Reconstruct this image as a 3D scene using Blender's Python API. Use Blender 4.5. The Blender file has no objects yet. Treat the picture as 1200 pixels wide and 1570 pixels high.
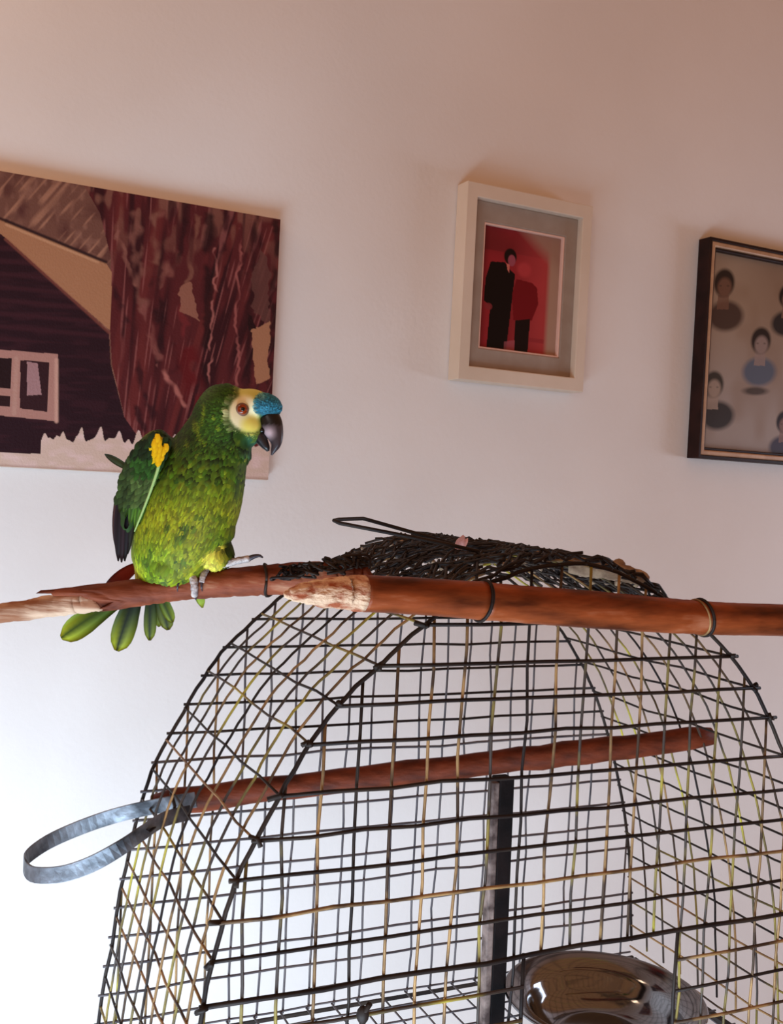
import bpy, math, random
import numpy as np
from mathutils import Vector, Matrix, Euler

# ---------------------------------------------------------------- camera
EYE = 1.45
FPX = 1600.0
PITCH, ROLL = math.radians(1.3), math.radians(2.85)
scene = bpy.context.scene
C = scene.collection

cp, sp_ = math.cos(PITCH), math.sin(PITCH)
_r = np.array([1.0, 0, 0]); _u = np.array([0, sp_, cp]); _f = np.array([0, cp, -sp_])
cr, sr = math.cos(ROLL), math.sin(ROLL)
RIGHT = cr * _r + sr * _u
UP = -sr * _r + cr * _u
FWD = _f

cam_data = bpy.data.cameras.new('camera')
cam = bpy.data.objects.new('camera', cam_data)
C.objects.link(cam)
M = Matrix.Identity(4)
for i in range(3):
    M[i][0] = RIGHT[i]; M[i][1] = UP[i]; M[i][2] = -FWD[i]
M[2][3] = EYE
cam.matrix_world = M
cam_data.sensor_fit = 'VERTICAL'
cam_data.sensor_height = 24.0
cam_data.lens = 24.0 * FPX / 1570.0
cam_data.clip_start = 0.02
scene.camera = cam

# ---------------------------------------------------------------- world and lights
world = bpy.data.worlds.new('world')
scene.world = world
world.use_nodes = True
bg = world.node_tree.nodes['Background']
bg.inputs[0].default_value = (0.62, 0.285, 0.132, 1)
bg.inputs[1].default_value = 0.62

WTH = math.radians(27.3)                  # yaw of the wall behind
WN = np.array([-math.sin(WTH), math.cos(WTH), 0])
WD = 1.95 * math.cos(WTH)                 # camera to wall


def wallp(w, z, out=0.0):
    """point on the wall: w along it, z relative to the eye, out = distance in front of it"""
    e = np.array([math.cos(WTH), math.sin(WTH), 0])
    p = e * w + WN * (WD - out)
    p[2] = EYE + z
    return p


def area_light(name, loc, target, sx, sy, power, col):
    d = bpy.data.lights.new(name, 'AREA')
    d.shape = 'RECTANGLE'; d.size = sx; d.size_y = sy
    d.energy = power; d.color = col
    o = bpy.data.objects.new(name, d); C.objects.link(o)
    o.location = loc
    o.rotation_euler = (Vector(target) - Vector(loc)).to_track_quat('-Z', 'Z').to_euler()
    return o


area_light('assumed_daylight_low_left', wallp(-0.20, -1.14, 1.20), wallp(0.75, -1.0, 0.0), 1.7, 0.55, 51, (0.57, 0.80, 1.0))  # assumed low area light, no window there; tuned to brighten the lower wall
area_light('assumed_daylight_right', wallp(3.5, -0.10, 0.85), wallp(1.6, -0.35, 0.0), 0.4, 0.8, 15, (0.66, 0.80, 1.0))  # assumed source, no window there; grazing light for the portrait frame's shadow
area_light('added_warm_lamp_above', (-1.05, 1.2, 2.55), (-0.2, 1.5, 1.2), 0.35, 0.35, 3.5, (1.0, 0.70, 0.46))  # unseen lamp added for bowl highlights and a warmer upper wall
area_light('added_fill_behind', (-0.75, -1.5, 2.0), (0.5, 1.2, 0.9), 0.8, 0.9, 8, (1.0, 0.95, 0.90))  # fill added behind the camera, placed for highlights in bowl and eye

scene.view_settings.view_transform = 'Standard'
scene.view_settings.look = 'None'
scene.view_settings.gamma = 1
scene.view_settings.use_curve_mapping = False
scene.view_settings.exposure = 0.0

# ---------------------------------------------------------------- helpers
rnd = random.Random(7)
rng = np.random.default_rng(11)


def srgb(r, g, b):
    o = []
    for c in (r, g, b):
        c = c / 255.0
        o.append(c / 12.92 if c <= 0.04045 else ((c + 0.055) / 1.055) ** 2.4)
    return (o[0], o[1], o[2], 1.0)


def ray(u, v):
    return RIGHT * ((u - 600) / FPX) - UP * ((v - 785) / FPX) + FWD


def P(u, v, Y):
    """the place in the room seen at (u, v) and Y metres in front"""
    d = ray(u, v)
    p = d * (Y / d[1])
    return np.array([p[0], p[1], p[2] + EYE])


def PZ(u, v, z):
    d = ray(u, v)
    p = d * ((z) / d[2])
    return np.array([p[0], p[1], p[2] + EYE])


def material(name, col, col2=None, scale=20.0, rough=0.6, metal=0.0, bump=0.0, stretch=(1, 1, 1), lo=0.35, hi=0.65,
             attr=False, detail=4.0, bscale=None, col3=None, spec=0.5):
    m = bpy.data.materials.new(name)
    m.use_nodes = True
    nt = m.node_tree
    b = nt.nodes['Principled BSDF']
    b.inputs['Roughness'].default_value = rough
    b.inputs['Metallic'].default_value = metal
    b.inputs['Specular IOR Level'].default_value = spec
    tc = nt.nodes.new('ShaderNodeTexCoord')
    mp = nt.nodes.new('ShaderNodeMapping')
    mp.inputs['Scale'].default_value = stretch
    nt.links.new(tc.outputs['Object'], mp.inputs['Vector'])
    if attr:
        a = nt.nodes.new('ShaderNodeVertexColor'); a.layer_name = 'Col'
        nt.links.new(a.outputs['Color'], b.inputs['Base Color'])
    elif col2 is not None:
        n = nt.nodes.new('ShaderNodeTexNoise')
        n.inputs['Scale'].default_value = scale
        n.inputs['Detail'].default_value = detail
        nt.links.new(mp.outputs['Vector'], n.inputs['Vector'])
        r = nt.nodes.new('ShaderNodeValToRGB')
        r.color_ramp.elements[0].position = lo; r.color_ramp.elements[0].color = col
        r.color_ramp.elements[1].position = hi; r.color_ramp.elements[1].color = col2
        if col3 is not None:
            e = r.color_ramp.elements.new(min(0.98, hi + 0.12)); e.color = col3
        nt.links.new(n.outputs['Fac'], r.inputs['Fac'])
        nt.links.new(r.outputs['Color'], b.inputs['Base Color'])
    else:
        b.inputs['Base Color'].default_value = col
    if bump > 0:
        n2 = nt.nodes.new('ShaderNodeTexNoise')
        n2.inputs['Scale'].default_value = bscale or scale * 3
        n2.inputs['Detail'].default_value = 6
        nt.links.new(mp.outputs['Vector'], n2.inputs['Vector'])
        bp = nt.nodes.new('ShaderNodeBump')
        bp.inputs['Strength'].default_value = bump
        bp.inputs['Distance'].default_value = 0.004
        nt.links.new(n2.outputs['Fac'], bp.inputs['Height'])
        nt.links.new(bp.outputs['Normal'], b.inputs['Normal'])
    return m


class Geo:
    """collects vertices, faces and vertex colours for ONE mesh object"""
    def __init__(self):
        self.v = []; self.f = []; self.c = []; self.n = 0

    def add(self, verts, faces, cols=None):
        verts = np.asarray(verts, float).reshape(-1, 3)
        self.v.append(verts)
        n = self.n
        self.f.extend([tuple(i + n for i in fc) for fc in faces])
        if cols is None:
            cols = np.ones((len(verts), 4)) * 0.5
        cols = np.asarray(cols, float)
        if cols.ndim == 1:
            cols = np.tile(cols, (len(verts), 1))
        self.c.append(cols)
        self.n += len(verts)
        return self

    def tube(self, pts, rad, n=8, cap=True, col=None, flat=1.0, side=None):
        pts = np.asarray(pts, float)
        m = len(pts)
        rad = np.broadcast_to(np.asarray(rad, float), (m,))
        tan = np.gradient(pts, axis=0)
        tan /= np.linalg.norm(tan, axis=1)[:, None] + 1e-12
        ref = np.array(side if side is not None else [0.13, 0.21, 1.0], float)
        if side is None and abs(tan[0] @ ref) / np.linalg.norm(ref) > 0.9:
            ref = np.array([1.0, 0.2, 0.1])
        a = ref - tan[0] * (ref @ tan[0]); a /= np.linalg.norm(a)
        vs = []
        for i in range(m):
            a = a - tan[i] * (a @ tan[i]); a /= np.linalg.norm(a)
            b = np.cross(tan[i], a)
            for k in range(n):
                t = 2 * math.pi * k / n
                vs.append(pts[i] + rad[i] * (a * math.cos(t) + b * math.sin(t) * flat))
        fs = []
        for i in range(m - 1):
            for k in range(n):
                k2 = (k + 1) % n
                fs.append((i * n + k, i * n + k2, (i + 1) * n + k2, (i + 1) * n + k))
        if cap:
            fs.append(tuple(reversed(range(n))))
            fs.append(tuple((m - 1) * n + k for k in range(n)))
        return self.add(vs, fs, col)

    def box(self, o, ex, ey, ez, col=None):
        """box from corner o with edge vectors ex, ey, ez"""
        o, ex, ey, ez = map(lambda q: np.asarray(q, float), (o, ex, ey, ez))
        vs = [o, o + ex, o + ex + ey, o + ey, o + ez, o + ex + ez, o + ex + ey + ez, o + ey + ez]
        fs = [(0, 3, 2, 1), (4, 5, 6, 7), (0, 1, 5, 4), (1, 2, 6, 5), (2, 3, 7, 6), (3, 0, 4, 7)]
        return self.add(vs, fs, col)

    def sphere(self, c, r, n=10, m=7, axes=None, col=None):
        c = np.asarray(c, float)
        r = np.broadcast_to(np.asarray(r, float), (3,))
        A = np.eye(3) if axes is None else np.asarray(axes)
        vs = [c + A[2] * r[2]]
        for i in range(1, m):
            ph = math.pi * i / m
            for k in range(n):
                t = 2 * math.pi * k / n
                vs.append(c + A[0] * r[0] * math.sin(ph) * math.cos(t) + A[1] * r[1] * math.sin(ph) * math.sin(t)
                          + A[2] * r[2] * math.cos(ph))
        vs.append(c - A[2] * r[2])
        fs = [(0, 1 + k, 1 + (k + 1) % n) for k in range(n)]
        for i in range(m - 2):
            for k in range(n):
                a = 1 + i * n + k; b = 1 + i * n + (k + 1) % n
                fs.append((a, a + n, b + n, b))
        L = len(vs) - 1; s = 1 + (m - 2) * n
        fs += [(L, s + (k + 1) % n, s + k) for k in range(n)]
        return self.add(vs, fs, col)

    def build(self, name, mat, parent=None, smooth=True, kind=None, label=None):
        v = np.concatenate(self.v)
        if parent is not None:
            inv = np.array(WM[parent.name].inverted())
            v = v @ inv[:3, :3].T + inv[:3, 3]
        me = bpy.data.meshes.new(name)
        me.from_pydata(v.tolist(), [], self.f)
        ca = me.color_attributes.new('Col', 'FLOAT_COLOR', 'POINT')
        ca.data.foreach_set('color', np.concatenate(self.c).astype(np.float32).ravel())
        me.polygons.foreach_set('use_smooth', [smooth] * len(me.polygons))
        me.materials.append(mat)
        me.update()
        o = bpy.data.objects.new(name, me)
        C.objects.link(o)
        if parent is not None:
            o.parent = parent
            WM[o.name] = WM[parent.name]
        if kind: o['kind'] = kind
        if label: o['label'] = label
        return o


WM = {}


def thing(name, label, cat, loc, rotz=0.0, group=None):
    o = bpy.data.objects.new(name, None)
    C.objects.link(o)
    o.empty_display_size = 0.05
    o.location = loc; o.rotation_euler = (0, 0, rotz)
    o['label'] = label; o['category'] = cat
    if group: o['group'] = group
    WM[o.name] = Matrix.Translation(Vector(loc)) @ Euler((0, 0, rotz)).to_matrix().to_4x4()
    return o


def tag(o, label, cat, group=None):
    o['label'] = label; o['category'] = cat
    if group: o['group'] = group
    return o


def bevel(o, w=0.002, seg=2):
    md = o.modifiers.new('bevel', 'BEVEL'); md.width = w; md.segments = seg; md.limit_method = 'ANGLE'
    return o


def spline(pts, n):
    """Catmull-Rom through pts, n samples"""
    p = np.asarray(pts, float)
    p = np.vstack([2 * p[0] - p[1], p, 2 * p[-1] - p[-2]])
    m = len(p) - 3
    out = []
    for t in np.linspace(0, m - 1e-9, n):
        i = int(t); s = t - i
        a, b, c, d = p[i:i + 4]
        out.append(0.5 * ((2 * b) + (c - a) * s + (2 * a - 5 * b + 4 * c - d) * s * s + (3 * b - a - 3 * c + d) * s ** 3))
    return np.array(out)


def vnoise(x, y, seed=0):
    """smooth 2D value noise, vectorised, 0..1"""
    x = np.asarray(x, float); y = np.asarray(y, float)
    xi = np.floor(x).astype(int); yi = np.floor(y).astype(int)
    xf = x - xi; yf = y - yi
    xf = xf * xf * (3 - 2 * xf); yf = yf * yf * (3 - 2 * yf)

    def h(a, b):
        n = (a * 374761393 + b * 668265263 + seed * 974711) & 0xffffffff
        n = ((n ^ (n >> 13)) * 1274126177) & 0xffffffff
        return ((n ^ (n >> 16)) & 0xffff) / 65535.0
    return (h(xi, yi) * (1 - xf) * (1 - yf) + h(xi + 1, yi) * xf * (1 - yf)
            + h(xi, yi + 1) * (1 - xf) * yf + h(xi + 1, yi + 1) * xf * yf)


# ---------------------------------------------------------------- materials
M_wall = material('wall_plaster', srgb(226, 217, 212), srgb(231, 222, 217), scale=3, rough=0.9, bump=0.12, bscale=90)
M_floor = material('floor_tile', srgb(150, 125, 105), srgb(165, 140, 120), scale=6, rough=0.5)
M_white = material('white_table_paint', srgb(225, 222, 222), srgb(212, 208, 205), scale=8, rough=0.5)
M_wire = material('wire_dark', srgb(36, 28, 27), srgb(62, 50, 42), scale=14, rough=0.55, metal=0.3, lo=0.4, hi=0.75, spec=0.2)
M_wirey = material('wire_yellowed', srgb(60, 46, 38), srgb(150, 128, 50), scale=11, rough=0.6, metal=0.1, lo=0.45, hi=0.6,
                   col3=srgb(205, 190, 60))
M_wireb = material('wire_brass', srgb(70, 52, 40), srgb(172, 132, 86), scale=17, rough=0.5, metal=0.2, lo=0.4, hi=0.6, spec=0.2)
M_wireback = material('wire_grey', srgb(70, 62, 66), srgb(104, 94, 94), scale=14, rough=0.6, metal=0.2)
M_bamboo = material('bamboo_brown', srgb(74, 30, 13), srgb(150, 72, 36), scale=34, rough=0.42, bump=0.3, bscale=90,
                    stretch=(0.35, 1, 1.6), lo=0.34, hi=0.62, col3=srgb(176, 108, 76), spec=0.2)
M_broken = material('broken_wood', srgb(168, 84, 48), srgb(236, 196, 162), scale=120, rough=0.85, bump=1.0, bscale=260, lo=0.38, hi=0.56,
                    stretch=(0.5, 1, 1))
M_branch = material('branch_bark', srgb(86, 34, 18), srgb(146, 74, 46), scale=42, rough=0.6, bump=0.4, bscale=110,
                    stretch=(0.35, 1, 1.6), lo=0.34, hi=0.62, col3=srgb(190, 140, 108), spec=0.2)
M_peeled = material('peeled_wood', srgb(150, 98, 70), srgb(214, 178, 150), scale=46, rough=0.75, bump=0.5, bscale=120,
                    stretch=(0.3, 1, 2.2), lo=0.36, hi=0.58, spec=0.2)
M_perch = material('perch_wood', srgb(66, 26, 14), srgb(128, 58, 34), scale=40, rough=0.6, bump=0.3, stretch=(0.6, 1, 2), lo=0.3, hi=0.7, spec=0.2)
M_post = material('post_wood', srgb(12, 8, 9), srgb(30, 20, 19), scale=25, rough=0.8, bump=0.3, spec=0.15)
M_postside = material('post_grey', srgb(70, 52, 48), srgb(150, 128, 120), scale=45, rough=0.8, bump=0.4, lo=0.4, hi=0.65)
M_zinc = material('zinc_band', srgb(60, 60, 64), srgb(150, 151, 158), scale=34, rough=0.42, metal=0.75, bump=0.15, lo=0.35, hi=0.7)
M_steel = material('steel', (0.25, 0.25, 0.265, 1), rough=0.10, metal=1.0)
M_cream = material('cream_frame_paint', srgb(208, 188, 168), srgb(218, 198, 180), scale=6, rough=0.55)
M_mat = material('frame_mount_board', srgb(152, 132, 118), srgb(160, 141, 127), scale=30, rough=0.85)
M_lip = material('pink_lip', srgb(226, 182, 165), rough=0.7)
M_dkframe = material('dark_frame_wood', srgb(30, 12, 10), srgb(44, 20, 16), scale=30, rough=0.45, spec=0.2)
M_goldband = material('frame_gold_band', srgb(168, 128, 98), srgb(186, 146, 114), scale=40, rough=0.4, metal=0.15)
M_paint = material('painted_canvas', (1, 1, 1, 1), attr=True, rough=0.75, bump=0.25, scale=60, bscale=260, spec=0.2)
M_photo = material('photo_print', (1, 1, 1, 1), attr=True, rough=0.35, spec=0.2)
M_canvas = material('canvas_edge', srgb(205, 178, 160), srgb(190, 160, 142), scale=60, rough=0.9)
M_feather = material('feathers', (1, 1, 1, 1), attr=True, rough=0.62, spec=0.25)
M_beak = material('beak_horn', (1, 1, 1, 1), attr=True, rough=0.35)
M_foot = material('foot_skin', srgb(120, 108, 112), srgb(214, 198, 192), scale=160, rough=0.7, bump=0.5, bscale=500, lo=0.3, hi=0.6)
M_claw = material('claw', srgb(60, 52, 60), rough=0.35)
M_black = material('pupil_black', (0.004, 0.003, 0.003, 1), rough=0.08)
M_iris = material('iris_orange', srgb(116, 36, 10), srgb(160, 62, 20), scale=400, rough=0.12)
M_eyelid = material('eyelid_skin', srgb(120, 84, 66), rough=0.6)
M_debris = material('dry_debris', srgb(120, 92, 72), srgb(176, 146, 118), scale=60, rough=0.9, bump=0.5)
M_fluff = material('pink_down', srgb(214, 160, 156), rough=0.9)

# ---------------------------------------------------------------- room
def structure(name, g, mat):
    o = g.build(name, mat, None, smooth=False); o['kind'] = 'structure'; return o


ew = np.array([math.cos(WTH), math.sin(WTH), 0])
g = Geo(); g.box(wallp(-1.9, -EYE), ew * 7.2, WN * 0.12, (0, 0, 3.6)); structure('wall_back', g, M_wall)
g = Geo(); g.box(wallp(-1.9, -EYE - 0.1, 4.4), ew * 7.2, WN * 4.4, (0, 0, 0.1)); structure('floor', g, M_floor)
g = Geo(); g.box(wallp(-1.9, -EYE, 0.014), ew * 7.2, WN * 0.014, (0, 0, 0.08))
structure('baseboard_back', g, M_white)

# ---------------------------------------------------------------- flat artwork by painting colours on a fine grid
def in_poly(U, V, poly):
    ins = np.zeros(U.shape, bool)
    n = len(poly)
    for i in range(n):
        x1, y1 = poly[i]; x2, y2 = poly[(i + 1) % n]
        cnd = ((y1 > V) != (y2 > V))
        with np.errstate(divide='ignore', invalid='ignore'):
            xx = (x2 - x1) * (V - y1) / (y2 - y1 + 1e-9) + x1
        ins ^= cnd & (U < xx)
    return ins


def line_d(U, V, a, b):
    ax, ay = a; bx, by = b
    dx, dy = bx - ax, by - ay
    t = np.clip(((U - ax) * dx + (V - ay) * dy) / (dx * dx + dy * dy), 0, 1)
    return np.hypot(U - ax - t * dx, V - ay - t * dy)


class Paint:
    def __init__(self, U, V, base):
        self.U, self.V = U, V
        self.c = np.tile(np.array(srgb(*base)[:3]), U.shape + (1,))

    def mix(self, mask, col):
        m = np.clip(np.asarray(mask, float), 0, 1)[..., None]
        self.c = self.c * (1 - m) + np.array(srgb(*col)[:3]) * m

    def poly(self, pts, col, a=1.0): self.mix(in_poly(self.U, self.V, pts) * a, col)

    def line(self, a, b, w, col, al=1.0): self.mix(np.clip(1.4 - line_d(self.U, self.V, a, b) / w, 0, 1) * al, col)

    def ell(self, c, r, col, a=1.0, soft=0.15):
        d = np.hypot((self.U - c[0]) / r[0], (self.V - c[1]) / r[1])
        self.mix(np.clip((1 - d) / soft, 0, 1) * a, col)


def sheet(name, w0, w1, z0, z1, out, nx, ny, paintfn, mat, parent):
    """flat coloured sheet on the wall plane; paintfn gets 0..1 coordinates (s to the right, t down)"""
    S, T = np.meshgrid(np.linspace(0, 1, nx), np.linspace(0, 1, ny))
    col = paintfn(S, T)
    e = ew
    org = wallp(w0, z1, out)
    pts = org + S[..., None] * e * (w1 - w0) + T[..., None] * np.array([0, 0, z0 - z1])
    idx = np.arange(nx * ny).reshape(ny, nx)
    f = np.stack([idx[:-1, :-1], idx[1:, :-1], idx[1:, 1:], idx[:-1, 1:]], -1).reshape(-1, 4)
    cc = np.ones((nx * ny, 4)); cc[:, :3] = col.reshape(-1, 3)
    g = Geo(); g.add(pts.reshape(-1, 3), f.tolist(), cc)
    return g.build(name, mat, parent, smooth=False)


# --- painting of a barn under red trees (unframed canvas)
PW0, PW1, PZ0, PZ1, PT = -0.16, 0.640, 0.003, 0.455, 0.022


def paint_barn(S, T):
    s = (S * (PW1 - PW0) + PW0 - 0.194) / (PW1 - 0.194)
    k = 1.122
    U = s * k * 412 / ((1 - s) + k * s)
    U = np.where(s < 0, s * k * 412, U)
    top = 272 + 0.146 * U; bot = 722 + 0.0145 * U
    V = top + T * (bot - top)
    p = Paint(U, V, (112, 72, 60))
    n1 = vnoise(U / 22, V / 30, 1); n2 = vnoise(U / 7, V / 11, 2); n3 = vnoise(U / 3.5, V / 26, 3); n4 = vnoise(U / 9, V / 60, 4)
    dg = vnoise((U + V * .8) / 6, (V - U * .5) / 40, 9)
    p.mix((n2 - .5) * 1.6, (142, 98, 82)); p.mix((.45 - n1) * 2, (78, 38, 36)); p.mix((dg - .62) * 3, (160, 112, 90))
    # tree mass on the right
    tree = in_poly(U, V, [(90, 250), (500, 300), (500, 760), (215, 700), (196, 660), (168, 560), (160, 480), (160, 400), (140, 330)])
    p.mix(tree * 1.0, (84, 28, 30))
    lean = U + (V - 300) * 0.0
    fan = (U - 160) / (1 + np.clip((V - 330) / 330, 0, 1) * -0.35)
    st = vnoise(fan / 9, V / 130, 5); st2 = vnoise(fan / 4, V / 60, 6); st3 = vnoise(fan / 15 + V / 140, V / 200, 7)
    p.mix(tree * np.clip((st - .55) * 3.4, 0, .85), (44, 10, 16))
    p.mix(tree * np.clip((st3 - .5) * 3, 0, .75), (104, 38, 36))
    p.mix(tree * np.clip((st2 - .72) * 5, 0, .7), (140, 78, 74))
    upper = tree * np.clip((430 - V) / 120, 0, 1)
    p.mix(upper * np.clip((vnoise(U / 9, V / 22, 8) - .5) * 3, 0, .7), (132, 84, 70))
    p.mix(upper * np.clip((vnoise(U / 7, V / 40, 12) - .6) * 4, 0, .8), (52, 16, 20))
    Ut, Vt = p.U, p.V
    p.U = Ut + 9 * (vnoise(Vt / 16, Ut / 40, 51) - .5) + 4 * (vnoise(Vt / 5, Ut / 20, 52) - .5)
    p.V = Vt + 8 * (vnoise(Ut / 9, Vt / 14, 53) - .5)
    brk = np.clip((vnoise(Ut / 10, Vt / 18, 54) - .25) * 3, 0, 1)
    for a, b, w, cl in [((190, 330), (212, 470), 7, (128, 78, 68)), ((212, 470), (258, 600), 4.5, (130, 72, 66)),
                        ((166, 360), (200, 440), 3, (140, 88, 76)), ((222, 440), (262, 560), 8, (38, 9, 14)),
                        ((165, 440), (235, 640), 6, (46, 12, 18)), ((180, 560), (225, 660), 4, (44, 10, 16)),
                        ((305, 330), (312, 640), 7, (30, 6, 10)), ((317, 380), (316, 610), 1.8, (168, 100, 92)),
                        ((352, 350), (356, 590), 1.8, (156, 86, 80)), ((378, 340), (372, 590), 7, (38, 9, 13)),
                        ((240, 560), (292, 640), 3.5, (176, 106, 96)), ((268, 470), (300, 620), 5, (112, 36, 38)),
                        ((280, 540), (292, 600), 16, (92, 14, 18)), ((405, 300), (410, 600), 5, (36, 12, 12)),
                        ((235, 330), (248, 420), 4, (126, 70, 62)), ((270, 320), (262, 400), 4, (44, 12, 16)),
                        ((225, 330), (228, 400), 6, (132, 84, 70)), ((250, 380), (232, 440), 4, (134, 80, 70)),
                        ((330, 320), (334, 520), 4, (52, 12, 18)), ((288, 330), (276, 440), 4, (126, 78, 64))]:
        p.mix(np.clip(1.5 - line_d(p.U, p.V, a, b) / w, 0, 1) * .8 * brk, cl)
    p.poly([(266, 440), (284, 432), (292, 470), (296, 492), (282, 482), (266, 474)], (146, 94, 76), .9)
    p.poly([(374, 420), (384, 380), (400, 400), (402, 500), (378, 470)], (96, 58, 52), .8)
    p.poly([(374, 500), (402, 488), (410, 572), (388, 584)], (166, 114, 84), .95)
    p.poly([(372, 470), (384, 500), (374, 504)], (36, 8, 10))
    p.U, p.V = Ut, Vt
    # roof
    roof = [(-300, 215), (0, 348), (60, 372), (140, 398), (160, 412), (163, 512), (0, 372), (-300, 120)]
    p.poly([(-400, 190), (0, 346), (150, 402), (162, 420), (163, 508), (0, 376), (-400, 60)], (158, 108, 78))
    p.poly([(-400, 190), (0, 346), (150, 402), (162, 420), (163, 508), (0, 376), (-400, 60)], (176, 124, 90), 0.5)
    p.line((-400, 210), (0, 346), 2.5, (58, 30, 28)); p.line((0, 346), (152, 404), 2.6, (50, 26, 26))
    p.line((0, 352), (140, 405), 2, (196, 148, 112), .7)
    # house wall
    hw = in_poly(U, V, [(-400, 60), (0, 372), (161, 510), (166, 560), (190, 640), (214, 672), (190, 712), (-400, 712)])
    p.mix(hw, (40, 14, 22))
    p.mix(hw * np.clip(np.sin((V - U * .06) / 3.2) * .5, 0, .5) * (V < 530), (70, 30, 38))
    p.mix(hw * np.clip((vnoise(U / 30, V / 5, 20) - .5) * 2, 0, .5), (58, 24, 32))
    p.line((0, 374), (162, 512), 2.4, (120, 64, 54), .8)
    # window
    p.poly([(-60, 540), (86, 547), (90, 650), (-60, 640)], (172, 124, 112))
    p.poly([(-60, 553), (17, 556), (17, 602), (-60, 600)], (36, 14, 16)); p.poly([(-60, 610), (17, 614), (17, 630), (-60, 626)], (44, 20, 22))
    p.poly([(30, 558), (74, 560), (74, 636), (32, 632)], (50, 22, 26))
    p.poly([(40, 560), (56, 562), (64, 610), (42, 612)], (160, 120, 120))
    p.line((24, 555), (24, 640), 3.5, (180, 136, 122)); p.line((84, 556), (88, 650), 3, (196, 150, 134))
    # snow and pickets at the foot
    jag = 700 - np.clip((U - 60) / 20, 0, 1) * 22 - 12 * (vnoise(U / 6, U * 0, 30) - .3) * (U > 66) \
        - 14 * np.clip(np.sin(U / 9.0) ** 8, 0, 1) * (U > 66)
    jag = np.where(U < 66, 701 - (U < 0) * 0, jag)
    snow = V > jag
    p.mix(snow, (206, 176, 160)); p.mix(snow * (vnoise(U / 14, V / 6, 31) - .4) * 1.3, (222, 190, 186))
    p.mix(np.clip((V - (bot - 5)) / 4, 0, 1) * .5, (150, 110, 92))
    return p.c


def make_canvas():
    t = thing('canvas_painting', 'unframed canvas painting of a dark barn under red-brown trees, on the wall behind the parrot',
              'painting', wallp((PW0 + PW1) / 2, PZ0), WTH)
    g = Geo(); g.box(wallp(PW0, PZ0, PT), ew * (PW1 - PW0), WN * PT, (0, 0, PZ1 - PZ0))
    bevel(g.build('canvas', M_canvas, t, smooth=False), 0.003)
    sheet('painted_picture', PW0 + .001, PW1 - .001, PZ0 + .001, PZ1 - .001, PT + 0.0006, 760, 470, paint_barn, M_paint, t)


make_canvas()


def frame_bars(name, w0, w1, z0, z1, fw, o0, o1, mat, parent, fz=None, bw=0.0015):
    """four mitred bars; o0..o1 distance from the wall"""
    fz = fz or fw
    g = Geo()
    prof = [(0, 0), (1, 0)]
    out = [(w0, z0), (w1, z0), (w1, z1), (w0, z1)]
    inn = [(w0 + fw, z0 + fz), (w1 - fw, z0 + fz), (w1 - fw, z1 - fz), (w0 + fw, z1 - fz)]
    vs = []
    for (a, b) in out: vs.append(wallp(a, b, o0))
    for (a, b) in out: vs.append(wallp(a, b, o1))
    for (a, b) in inn: vs.append(wallp(a, b, o1))
    for (a, b) in inn: vs.append(wallp(a, b, o0))
    fs = []
    for k in range(4):
        j = (k + 1) % 4
        for q in range(3):
            fs.append((q * 4 + k, q * 4 + j, (q + 1) * 4 + j, (q + 1) * 4 + k))
        fs.append((12 + k, 12 + j, j, k))
    g.add(vs, fs)
    return bevel(g.build(name, mat, parent, smooth=False), bw)


# --- cream box frame with a red toned photograph
def paint_couple(S, T):
    U = 385 + S * 470; V = 360 + T * 830          # drawn in a 470 x 830 field
    p = Paint(U, V, (150, 36, 44))
    p.mix(vnoise(U / 90, V / 120, 3) * .6, (110, 24, 30))
    p.mix(np.clip((U - 560) / 200, 0, 1) * .5, (196, 74, 74))
    p.mix(np.clip((500 - (U - 385)) / 500, 0, 1) * (V < 520) * .5, (84, 26, 30))
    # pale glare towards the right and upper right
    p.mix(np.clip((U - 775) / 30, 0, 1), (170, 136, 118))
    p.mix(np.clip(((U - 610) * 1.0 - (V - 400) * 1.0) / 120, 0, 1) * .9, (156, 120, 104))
    p.mix(np.clip((430 - U) / 50, 0, 1) * .6, (60, 14, 20))
    # tall figure in black
    p.poly([(440, 600), (520, 590), (560, 640), (586, 660), (580, 760), (556, 1180), (440, 1180), (450, 900), (412, 870), (414, 720)], (10, 2, 6))
    p.ell((553, 545), (40, 60), (20, 4, 8)); p.ell((562, 570), (24, 42), (150, 70, 84))
    p.poly([(532, 595), (552, 600), (552, 660), (540, 640)], (200, 110, 96)); p.ell((440, 905), (24, 26), (128, 44, 48), .8)
    # second figure in red jacket
    p.ell((640, 620), (50, 62), (176, 56, 60), .9, .4)
    p.poly([(596, 690), (690, 700), (722, 730), (734, 840), (700, 960), (590, 975), (574, 800)], (112, 10, 22))
    p.poly([(600, 975), (690, 950), (684, 1190), (604, 1180)], (18, 4, 8))
    p.mix(in_poly(U, V, [(690, 1080), (780, 1080), (780, 1110), (690, 1110)]) * .4, (120, 30, 40))
    p.poly([(540, 1130), (604, 1110), (604, 1180), (540, 1180)], (160, 84, 92), .6)
    return p.c


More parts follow.
